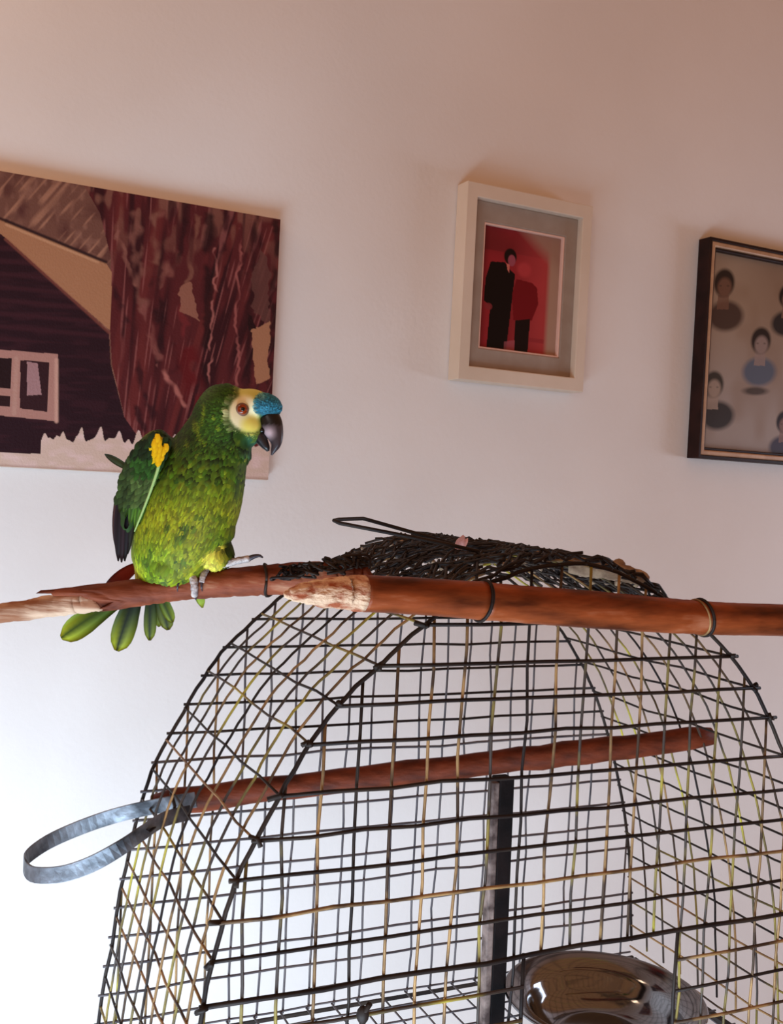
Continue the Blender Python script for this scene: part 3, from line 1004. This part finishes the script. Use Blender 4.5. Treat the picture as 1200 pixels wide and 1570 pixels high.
def bird_colour(u, v, k, rs=None):
    """feather colour by place on the bird (RGB 0..255)"""
    u = np.asarray(u, float); v = np.asarray(v, float); k = np.asarray(k, float)
    ns = vnoise(u / 13, v / 17, 41); n2 = vnoise(u / 6 + 5, v / 9 + k / 9, 42)
    col = np.tile(np.array([58., 96., 26.]), u.shape + (1,))

    def mix(m, c_):
        nonlocal col
        m = np.clip(m, 0, 1)[..., None]; col = col * (1 - m) + np.array(c_, float) * m
    # along-body coordinate: distance right of the back line
    axis_u = np.interp(v, [590, 650, 700, 770, 840, 900], [355, 340, 318, 292, 262, 228])
    side = (u - axis_u)
    mix((v - 668) / 60, (92, 124, 22))
    mix((v - 730) / 50, (150, 152, 22))
    mix(np.clip((v - 795) / 50, 0, 1) * np.clip((300 - u) / 60, 0, 1), (122, 152, 20))
    mix(np.clip((v - 770) / 60, 0, 1) * np.clip((u - 305) / 30, 0, 1) * .85, (70, 96, 20))
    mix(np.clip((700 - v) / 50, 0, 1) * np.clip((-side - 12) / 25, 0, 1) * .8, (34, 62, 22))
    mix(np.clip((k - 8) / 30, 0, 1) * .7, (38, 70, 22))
    # throat: bluish green under the bill
    mix(np.clip(1 - np.hypot((u - 388) / 24, (v - 680) / 17), 0, 1) * 1.6, (66, 128, 92))
    mix(np.clip((n2 - .62) * 3, 0, .5), (160, 176, 40)); mix(np.clip((.34 - ns) * 3, 0, .55), (34, 66, 14))
    # yellow thigh and vent
    mix(np.clip(1.25 - np.hypot((u - 333) / 17, (v - 852) / 18), 0, 1) * 2, (244, 226, 80))
    mix(np.clip(1.2 - np.hypot((u - 203) / 20, (v - 868) / 26), 0, 1) * 1.3, (196, 204, 40))
    mix(np.clip(1.2 - np.hypot((u - 200) / 11, (v - 888) / 14), 0, 1) * 1.5, (228, 180, 50))
    # crown
    mix(np.clip((625 - v) / 12, 0, 1) * np.clip((360 - u) / 18, 0, 1), (52, 88, 28))
    front = np.clip((14 - k) / 16, 0, 1)
    mix(np.clip(1.35 - np.hypot((u - 388) / 22, (v - 601) / 13), 0, 1) * 2.2, (214, 208, 110))
    mix(np.clip(1.3 - np.hypot((u - 374) / 21, (v - 633) / 24), 0, 1) * 3 * front, CREAM)
    mix(np.clip(1.3 - np.hypot((u - 386) / 17, (v - 652) / 15), 0, 1) * 1.3 * front, (248, 232, 112))
    mix(np.clip(1.25 - np.hypot((u - 416) / 23, (v - 622) / 19), 0, 1) * 3.2, TURQ)
    mix(np.clip(1.1 - np.hypot((u - 403) / 7, (v - 612) / 7), 0, 1) * 1.5, (112, 182, 186))
    return col


def lin(c_):
    c_ = np.asarray(c_, float) / 255
    o = np.where(c_ <= .04045, c_ / 12.92, ((np.clip(c_, 0, 1) + .055) / 1.055) ** 2.4)
    return np.concatenate([o, np.ones(o.shape[:-1] + (1,))], -1)


bu, bvv, bk = to_px(bv)
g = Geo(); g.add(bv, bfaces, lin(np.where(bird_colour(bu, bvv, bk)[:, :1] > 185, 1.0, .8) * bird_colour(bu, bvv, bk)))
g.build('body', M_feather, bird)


def feather(g, base, d, nrm, L, W, col, tipcol=None, curl=.12, lift=.0, nl=5, pointy=1.0, shaft=None, thick=0.0):
    """one feather: a cupped leaf 3 vertices wide (5 when long)"""
    d = d / np.linalg.norm(d); nrm = nrm - d * (nrm @ d); nrm /= np.linalg.norm(nrm) + 1e-9
    s = np.cross(d, nrm)
    vs = []; cs = []
    col = np.asarray(col, float); tip = np.asarray(tipcol if tipcol is not None else col, float)
    cross = [(-1, -.22), (0, 0), (1, -.22)] if nl < 7 else [(-1, -.25), (-.5, -.07), (0, 0.03), (.5, -.07), (1, -.25)]
    for i in range(nl + 1):
        t = i / nl
        wd = W * (math.sin(math.pi * min(1, (t * .86 + .12))) ** (.6 * pointy)) * (1 if t < .97 else .55) if pointy > 0 else W * (.45 + .55 * min(1, t / .6)) * math.sqrt(max(.02, 1 - max(0, (t - .72) / .28) ** 2.2))
        if i == nl: wd = W * (.12 if pointy > 0 else .22)
        c0 = base + d * L * t + nrm * (lift * L * t - curl * L * t * t + .10 * L * math.sin(t * math.pi) * .3)
        for (x, y) in cross:
            vs.append(c0 + s * wd * x + nrm * wd * y)
            f = min(1, max(0, (t - .35) * 1.7)); cc = col * (1 - f) + tip * f
            if x == 0 and shaft is not None: cc = np.asarray(shaft, float)
            cs.append(cc * (1.0 if abs(x) < .9 else .9))
    m = len(cross); fs = []
    for i in range(nl):
        for j in range(m - 1):
            fs.append((i * m + j, i * m + j + 1, (i + 1) * m + j + 1, (i + 1) * m + j))
    if thick > 0:
        nvv = len(vs)
        vs += [v - nrm * thick for v in vs]; cs += cs
        fs += [tuple(reversed([a + nvv for a in f])) for f in fs]
        bd = [i * m for i in range(nl + 1)] + [nl * m + j for j in range(1, m)] + [i * m + m - 1 for i in range(nl - 1, -1, -1)] + [j for j in range(m - 2, 0, -1)]
        for a, b in zip(bd, bd[1:] + bd[:1]): fs.append((b, a, a + nvv, b + nvv))
    g.add(vs, fs, lin(np.array(cs)))


# covering feathers, laid like shingles from tail to head
tri_c = np.array([bv[list(f)].mean(0) for f in bfaces]); tri_n = np.array([bn[list(f)].mean(0) for f in bfaces])
fu, fv, fk = to_px(tri_c)
order = rng.permutation(len(bfaces))
cell = {}
sel = []
for i in order:
    u, v = fu[i], fv[i]
    size = np.interp(v, [590, 640, 690, 740, 800, 880], [4.4, 4.8, 7.6, 7.4, 8.4, 9.5])
    if u > 360 and v < 680: size = 2.6
    key = tuple(np.round(tri_c[i] / (size * S_)).astype(int)) + (int(size * 2),)
    if key in cell: continue
    cell[key] = 1; sel.append((i, size))
g = Geo()
du = -np.interp(0, [0], [1])
for i, size in sel:
    u, v, k = fu[i], fv[i], fk[i]
    if k < 12:
        if math.hypot((u - 371) / 14, (v - 629) / 14) < 1: continue
    if u > 398 and v > 634: continue
    if v > 893: continue
    nrm = tri_n[i] / (np.linalg.norm(tri_n[i]) + 1e-9)
    # flow: away from the bill on the head, down the body below
    fh = np.array([u - 418, v - 640]); fh = fh / (np.linalg.norm(fh) + 1e-6)
    fb = np.array([-.40, .92])
    w_ = min(1, max(0, (v - 640) / 50))
    fl = fh * (1 - w_) + fb * w_
    a_ = rng.normal(0, .16)
    fl = np.array([fl[0] * math.cos(a_) - fl[1] * math.sin(a_), fl[0] * math.sin(a_) + fl[1] * math.cos(a_)])
    d = RIGHT * fl[0] - UP * fl[1]
    d = d - nrm * (d @ nrm)
    if np.linalg.norm(d) < .12: continue
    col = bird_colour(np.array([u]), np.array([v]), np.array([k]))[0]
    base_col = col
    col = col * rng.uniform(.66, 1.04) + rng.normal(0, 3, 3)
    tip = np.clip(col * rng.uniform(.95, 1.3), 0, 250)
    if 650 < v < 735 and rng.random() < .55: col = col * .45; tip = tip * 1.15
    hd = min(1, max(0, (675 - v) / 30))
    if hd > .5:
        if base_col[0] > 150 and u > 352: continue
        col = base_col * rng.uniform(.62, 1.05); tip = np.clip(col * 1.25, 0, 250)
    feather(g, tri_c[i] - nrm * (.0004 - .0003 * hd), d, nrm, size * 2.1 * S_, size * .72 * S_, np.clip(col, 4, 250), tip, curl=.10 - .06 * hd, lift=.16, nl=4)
g.build('contour_feathers', M_feather, bird, kind='stuff')

# --- near wing
def wing_shell():
    g = Geo()
    outl = [(236, 664), (258, 676), (256, 700), (246, 722), (234, 748), (222, 775), (212, 800), (204, 814), (198, 820), (186, 818), (181, 806), (178, 790),
            (180, 765), (187, 735), (198, 705), (212, 682)]
    o_ = spline(outl + [outl[0]], 65)[:-1]
    cen = np.array([[244, 680], [232, 710], [218, 740], [206, 775], [196, 795], [194, 805], [193, 808]])
    vs = []; fs = []; m = 64
    for q_, (f_, kk) in enumerate([(1.0, -26), (.9, -37), (.6, -44), (.25, -47)]):
        for (u, v) in o_:
            j = np.argmin(np.hypot(*(cen - [u, v]).T)); c0 = cen[j]
            vv = np.clip(v, 664, 860); kb = np.interp(vv, [664, 720, 800, 860], [2, 6, 16, 30])
            vs.append(B(c0[0] + (u - c0[0]) * f_, c0[1] + (v - c0[1]) * f_, kk + kb + (10 if u < c0[0] else 0) * f_))
    for q_ in range(3):
        for j in range(m):
            j2 = (j + 1) % m; fs.append((q_ * m + j, q_ * m + j2, (q_ + 1) * m + j2, (q_ + 1) * m + j))
    vs2 = [np.array(v) + FWD * .012 for v in vs[:m]]
    vs += vs2
    for j in range(m):
        j2 = (j + 1) % m; fs.append((j2, j, 4 * m + j, 4 * m + j2))
    fs.append(tuple(4 * m + j for j in range(m)))
    g.add(vs, fs, lin(np.array([40., 66., 22.])))
    return g


wg = wing_shell().build('wing', M_feather, bird)
WN_ = -FWD + -RIGHT * .35
WN_ /= np.linalg.norm(WN_)


def wk(u, v): return float(np.interp(v, [664, 720, 800, 860], [-46, -42, -34, -20])) + max(0, (218 - (v - 740) * .2 - u)) * .35


# primaries: dark, long
for j, (u0, v0, u1, v1, w_) in enumerate([(184, 760, 179, 861, 8), (190, 760, 184, 863, 8), (197, 765, 189, 861, 8), (205, 775, 194, 850, 6.5), (181, 755, 175, 838, 7)]):
    g = Geo(); a = B(u0, v0, wk(u0, v0) + 4 + j); b = B(u1, v1, wk(u1, v1) + 5 + j)
    cc = [(30, 12, 20), (44, 18, 26), (26, 14, 20), (34, 34, 18), (74, 44, 42)][j]
    feather(g, a, b - a, WN_, np.linalg.norm(b - a), w_ * S_, cc, np.array(cc) * .8, curl=.03, nl=8, thick=.0005, shaft=np.array(cc) * .6)
    g.build('flight_feather', M_feather, wg)
# secondaries, green
for j, (u0, v0, u1, v1, w_, cc) in enumerate([(196, 705, 181, 786, 8, (52, 70, 28)), (206, 710, 188, 796, 8, (62, 90, 26)), (216, 715, 196, 806, 8, (70, 106, 30)),
                                              (226, 720, 204, 812, 7.5, (82, 124, 34)), (234, 726, 211, 804, 6.5, (66, 104, 28))]):
    g = Geo(); a = B(u0, v0, wk(u0, v0) - 1 - j * .6); b = B(u1, v1, wk(u1, v1) - 1 - j * .6)
    feather(g, a, b - a, WN_, np.linalg.norm(b - a), w_ * S_, cc, np.array(cc) * 1.1, curl=.04, nl=8, thick=.0005, shaft=np.array(cc) * .6)
    g.build('flight_feather', M_feather, wg)
# coverts
g = Geo()
woutl = [(236, 664), (262, 678), (256, 700), (246, 722), (236, 745), (222, 775), (196, 776), (180, 770), (187, 735), (198, 705), (212, 682)]
cnt = 0
for v in np.arange(772, 666, -5.2):
    for u in np.arange(176, 268, 6.0):
        uu, vv = u + rng.uniform(-2, 2), v + rng.uniform(-2, 2)
        if not in_poly(np.array([uu]), np.array([vv]), woutl)[0]: continue
        base = np.array([40, 78, 26.])
        if vv > 730: base = np.array([70, 92, 46.])
        if uu < 205: base = np.array([50, 70, 34.])
        if vv < 700: base = np.array([24, 44, 18.])
        col = base * rng.uniform(.75, 1.25)
        yy = math.hypot((uu - 243) / 12, (vv - 690) / 21)
        if yy < .8: col = np.array([246, 196, 14.]) * rng.uniform(.9, 1.02)
        col = np.clip(col, 4, 252)
        d = RIGHT * -.42 - UP * .9 + RIGHT * rng.normal(0, .12)
        feather(g, B(uu, vv - 5, wk(uu, vv) - 5), d, WN_, 14 * S_, 4.6 * S_, col, np.clip(col * 1.15, 0, 250), curl=.08, lift=.05, nl=4)
g.build('covert_feathers', M_feather, wg, kind='stuff')
# yellow shoulder patch tufts
g = Geo()
for (u, v) in [(243, 706), (242, 699), (247, 699), (237, 692), (243, 692), (250, 690), (254, 685), (238, 685), (244, 685), (237, 678), (243, 677), (241, 670)]:
    feather(g, B(u, v - 5, wk(u, v) - 8), RIGHT * -.12 - UP, WN_, 15 * S_, 6.0 * S_, (244, 184, 6), (252, 204, 14), curl=.02, nl=4)
g.build('shoulder_patch', M_feather, wg, kind='stuff', label='bright yellow shoulder feathers')
# pale leading edge
g = Geo()
lead = spline([(244, 712, 0), (240, 726, 0), (231, 752, 0), (221, 778, 0), (213, 798, 0), (206, 815, 0)], 20)
g.tube([B(u, v, wk(u, v) - 6) for u, v, _ in lead], np.interp(np.linspace(0, 1, 20), [0, .2, .8, 1], [2.4, 2.4, 1.5, .8]) * S_, n=8, col=lin(np.array([176., 206, 128])))
g.build('pale_wing_edge', M_feather, wg)
# loose feather sticking out
g = Geo(); a, b = B(196, 718, -28), B(160, 696, -30)
feather(g, a, b - a, -FWD, np.linalg.norm(b - a), 5.5 * S_, (52, 60, 28), (44, 46, 30), nl=8, curl=.02, thick=.0006)
g.build('loose_feather', M_feather, wg)

# --- far wing, only its edge shows right of the breast
g = Geo()
vs_ = []
fw = [(378, 722, 24), (377, 742, 26), (371, 762, 28), (360, 790, 30), (340, 820, 34)]
g.tube([B(u - 12, v, k) for u, v, k in fw], np.array([6, 11, 10, 8, 3]) * S_, n=10, col=lin(np.array([28., 36, 20])), flat=1.0)
fwg = g.build('far_wing', M_feather, bird)
for (u0, v0, u1, v1) in [(372, 730, 362, 770), (368, 735, 350, 800)]:
    g = Geo(); a, b = B(u0, v0, 14), B(u1, v1, 20)
    feather(g, a, b - a, -FWD + RIGHT, np.linalg.norm(b - a), 6 * S_, (30, 26, 24), (24, 14, 18), nl=8, thick=.0005)
    g.build('flight_feather', M_feather, fwg)

# --- eye
ek = -48
eye_axes = np.array([RIGHT, UP, -FWD])
en = -FWD * .86 + RIGHT * .28; en /= np.linalg.norm(en)
e1 = np.cross([0, 0, 1], en); e1 /= np.linalg.norm(e1); e2 = np.cross(en, e1)


def surf_k(u, v):
    """depth of the bird's front surface at (u, v)"""
    m = (np.hypot(bu - u, bvv - v) < 4)
    return float(np.min(bk[m])) if m.any() else -40


ec = B(371, 628, surf_k(371, 628) + 3.0)
g = Geo(); g.sphere(ec, np.array([10.4, 10.4, 6.5]) * S_, 20, 12, np.array([e1, e2, en])); g.build('eyelid', M_eyelid, bird)
g = Geo(); g.sphere(ec + en * 2.2 * S_, np.array([8.2, 8.2, 6]) * S_, 20, 12, np.array([e1, e2, en])); eb = g.build('eye', M_iris, bird)
g = Geo(); g.sphere(ec + en * 6.0 * S_, np.array([3.9, 3.9, 2.9]) * S_, 16, 10, np.array([e1, e2, en])); g.build('pupil', M_black, eb)

# --- beak
def beak(prf, kc, cols, n=16):
    g = Geo(); q_ = spline(prf, 30); vs = []; cs = []
    tg = np.gradient(q_[:, :2], axis=0); tg /= np.linalg.norm(tg, axis=1)[:, None]
    for i, (u, v, a, b, k) in enumerate(q_):
        nu, nv = -tg[i, 1], tg[i, 0]
        for j in range(n):
            t = 2 * math.pi * j / n
            vs.append(B(u + nu * a * math.cos(t), v + nv * a * math.cos(t), k + b * math.sin(t)))
            uu, vv = u + nu * a * math.cos(t), v + nv * a * math.cos(t)
            cs.append(cols(uu, vv))
    fs = [(i * n + j, i * n + (j + 1) % n, (i + 1) * n + (j + 1) % n, (i + 1) * n + j) for i in range(29) for j in range(n)]
    fs += [tuple(reversed(range(n))), tuple(29 * n + j for j in range(n))]
    g.add(vs, fs, lin(np.array(cs)))
    return g


def upper_col(u, v):
    c_ = np.array([60., 50, 54])
    if v < 652: c_ = np.array([8., 6, 8])
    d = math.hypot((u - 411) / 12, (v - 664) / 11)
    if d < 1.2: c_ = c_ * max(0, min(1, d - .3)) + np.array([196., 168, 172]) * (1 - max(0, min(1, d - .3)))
    return c_


beak([(408, 636, 15, 16, -10), (413, 645, 18, 15, -11), (418, 657, 16.5, 13, -12), (422, 669, 12.5, 10, -13), (423, 681, 8, 7, -14), (419, 691, 4.2, 4, -14), (416, 698, 1.2, 1.2, -14)],
     -8, upper_col).build('upper_beak', M_beak, bird)
beak([(392, 662, 10, 13, -8), (398, 670, 10, 12, -9), (404, 679, 8, 9, -10), (409, 687, 5, 6, -11), (411, 692, 2, 2.4, -11)],
     -8, lambda u, v: np.array([34., 28, 30])).build('lower_beak', M_beak, bird)
g = Geo(); g.sphere(B(402, 660, -15), np.array([6, 8, 5]) * S_, 12, 8); g.build('tongue', M_black, bird)

# --- legs and feet
def toe(g, pts, r0, r1, n=9):
    q_ = spline(pts, 16); g.tube(q_, np.linspace(r0, r1, 16) * S_ * (1 + .10 * np.sin(np.arange(16) * 2.4)), n=n)


def claw(name, pts, parent):
    g = Geo(); g.tube(spline(pts, 8), np.linspace(2.6, .5, 8) * S_, n=7); g.build('claw', M_claw, parent)


pc = lambda u: float(np.interp(u, [150, 220, 290, 370, 440], [918, 908, 899, 892, 887]))
pR = lambda u: float(np.interp(u, [150, 220, 290, 370, 440], [20, 20.5, 20.5, 22.5, 24]))


def around(u, ang, off, du=0):
    """point on the branch surface: ang 90 = top, 180 = viewer side"""
    a = math.radians(ang); r_ = pR(u) + off
    return B(u + du, pc(u) - r_ * math.sin(a), r_ * math.cos(a))


def foot(name, u, fk_, thigh):
    g = Geo()
    g.tube(spline([thigh, B(u, pc(u) - pR(u) - 16, fk_), B(u + 1, pc(u) - pR(u) - 7, 0)], 8), np.array([9, 8.5, 8, 7.5, 7, 7, 6.5, 6]) * S_, n=10)
    g.sphere(B(u + 1, pc(u) - pR(u) - 6, 0), np.array([9, 9, 6]) * S_, 12, 8)
    return g


f1 = foot('foot', 286, -14, B(272, 858, -20))
toe(f1, [around(280, 90, 7), around(289, 120, 7), around(296, 155, 6), around(298, 190, 6), around(298, 218, 4)], 7.4, 5.2)
toe(f1, [around(286, 90, 6), around(281, 118, 6), around(276, 140, 5), around(274, 158, 4)], 6.2, 4.2)
toe(f1, [around(286, 90, 6), around(292, 62, 6), around(294, 20, 5), around(294, -20, 5)], 5.6, 4)
toe(f1, [around(286, 90, 6), around(282, 62, 6), around(278, 20, 5), around(277, -20, 5)], 5.6, 4)
fo = f1.build('foot', M_foot, bird)
claw('claw', [around(299, 213, 4), around(300, 232, 5), around(301, 250, 2)], fo)
claw('claw', [around(274, 156, 4), around(272, 176, 6), around(272, 195, 2)], fo)
f2 = foot('foot', 322, -8, B(328, 846, -10))
toe(f2, [around(322, 90, 6), around(316, 120, 6), around(311, 148, 5), around(309, 170, 4)], 5.6, 4.2)
toe(f2, [around(322, 90, 6), B(340, 866, -14), B(362, 860, -16), B(383, 856, -16)], 6.2, 5.2)
toe(f2, [around(322, 90, 6), around(330, 62, 6), around(332, 25, 5), around(332, -10, 5)], 5.4, 4)
toe(f2, [around(322, 90, 6), around(316, 62, 6), around(312, 20, 5), around(311, -15, 5)], 5.4, 4)
fo2 = f2.build('foot', M_foot, bird)
claw('claw', [around(309, 168, 4), around(309, 186, 6), around(310, 204, 3)], fo2)
g = Geo(); g.tube(spline([B(380, 857, -16), B(390, 853, -16), B(398, 852, -15), B(403, 855, -14)], 8), np.linspace(4.6, 1.2, 8) * S_, n=8)
g.build('claw', M_claw, fo2)

# --- tail
tails = [  # base, through, tip, width, colours; dark bases deepened with painted shade near the branch
    ((190, 915, 42), (90, 978, 60), 20, (66, 86, 16), (160, 168, 34), 'light green'),
    ((216, 890, 32), (176, 999, 40), 19, (20, 32, 12), (150, 158, 30), ''),
    ((232, 892, 28), (228, 983, 34), 10, (26, 40, 12), (112, 122, 26), ''),
    ((242, 892, 28), (257, 967, 34), 12, (34, 46, 14), (104, 110, 28), ''),
    ((236, 890, 27), (264, 955, 30), 9, (56, 74, 20), (122, 136, 34), ''),
    ((232, 888, 30), (243, 962, 37), 8, (110, 124, 30), (132, 146, 40), ''),
]
for (b0, t0, w_, c0, c1, lb) in tails:
    g = Geo(); a, b = B(*b0), B(*t0)
    feather(g, a, b - a, -FWD + UP * .2, np.linalg.norm(b - a), w_ * S_, c0, c1, curl=.05, nl=12, pointy=-1, thick=.0006, shaft=np.array(c0) * .75)
    g.build('tail_feather', M_feather, bird)
g = Geo(); a, b = B(208, 868, 22), B(154, 908, 34)
feather(g, a, b - a, -FWD, np.linalg.norm(b - a), 11 * S_, (128, 36, 18), (66, 20, 18), nl=8, thick=.0006)
g.build('tail_feather', M_feather, bird, label='red-brown tail feather')
g = Geo(); a, b = B(296, 872, 26), B(309, 933, 27)
feather(g, a, b - a, -FWD, np.linalg.norm(b - a), 10 * S_, (112, 140, 34), (150, 168, 50), nl=8, thick=.0006)
g.build('tail_feather', M_feather, bird)

# pink down feather caught on the roof
g = Geo()
for k in range(7):
    a = P(704 + rng.uniform(-5, 5), 842, 1.15); b = P(700 + k * 2.6, 820 + abs(k - 4) * 2.2, 1.15)
    feather(g, a, b - a, -FWD + RIGHT * rng.normal(0, .5), np.linalg.norm(b - a), .0035, (222, 176, 170), (206, 150, 150), nl=4)
tag(g.build('down_feather', M_fluff, None), 'small pink down feather caught on top of the cage roof', 'feather')
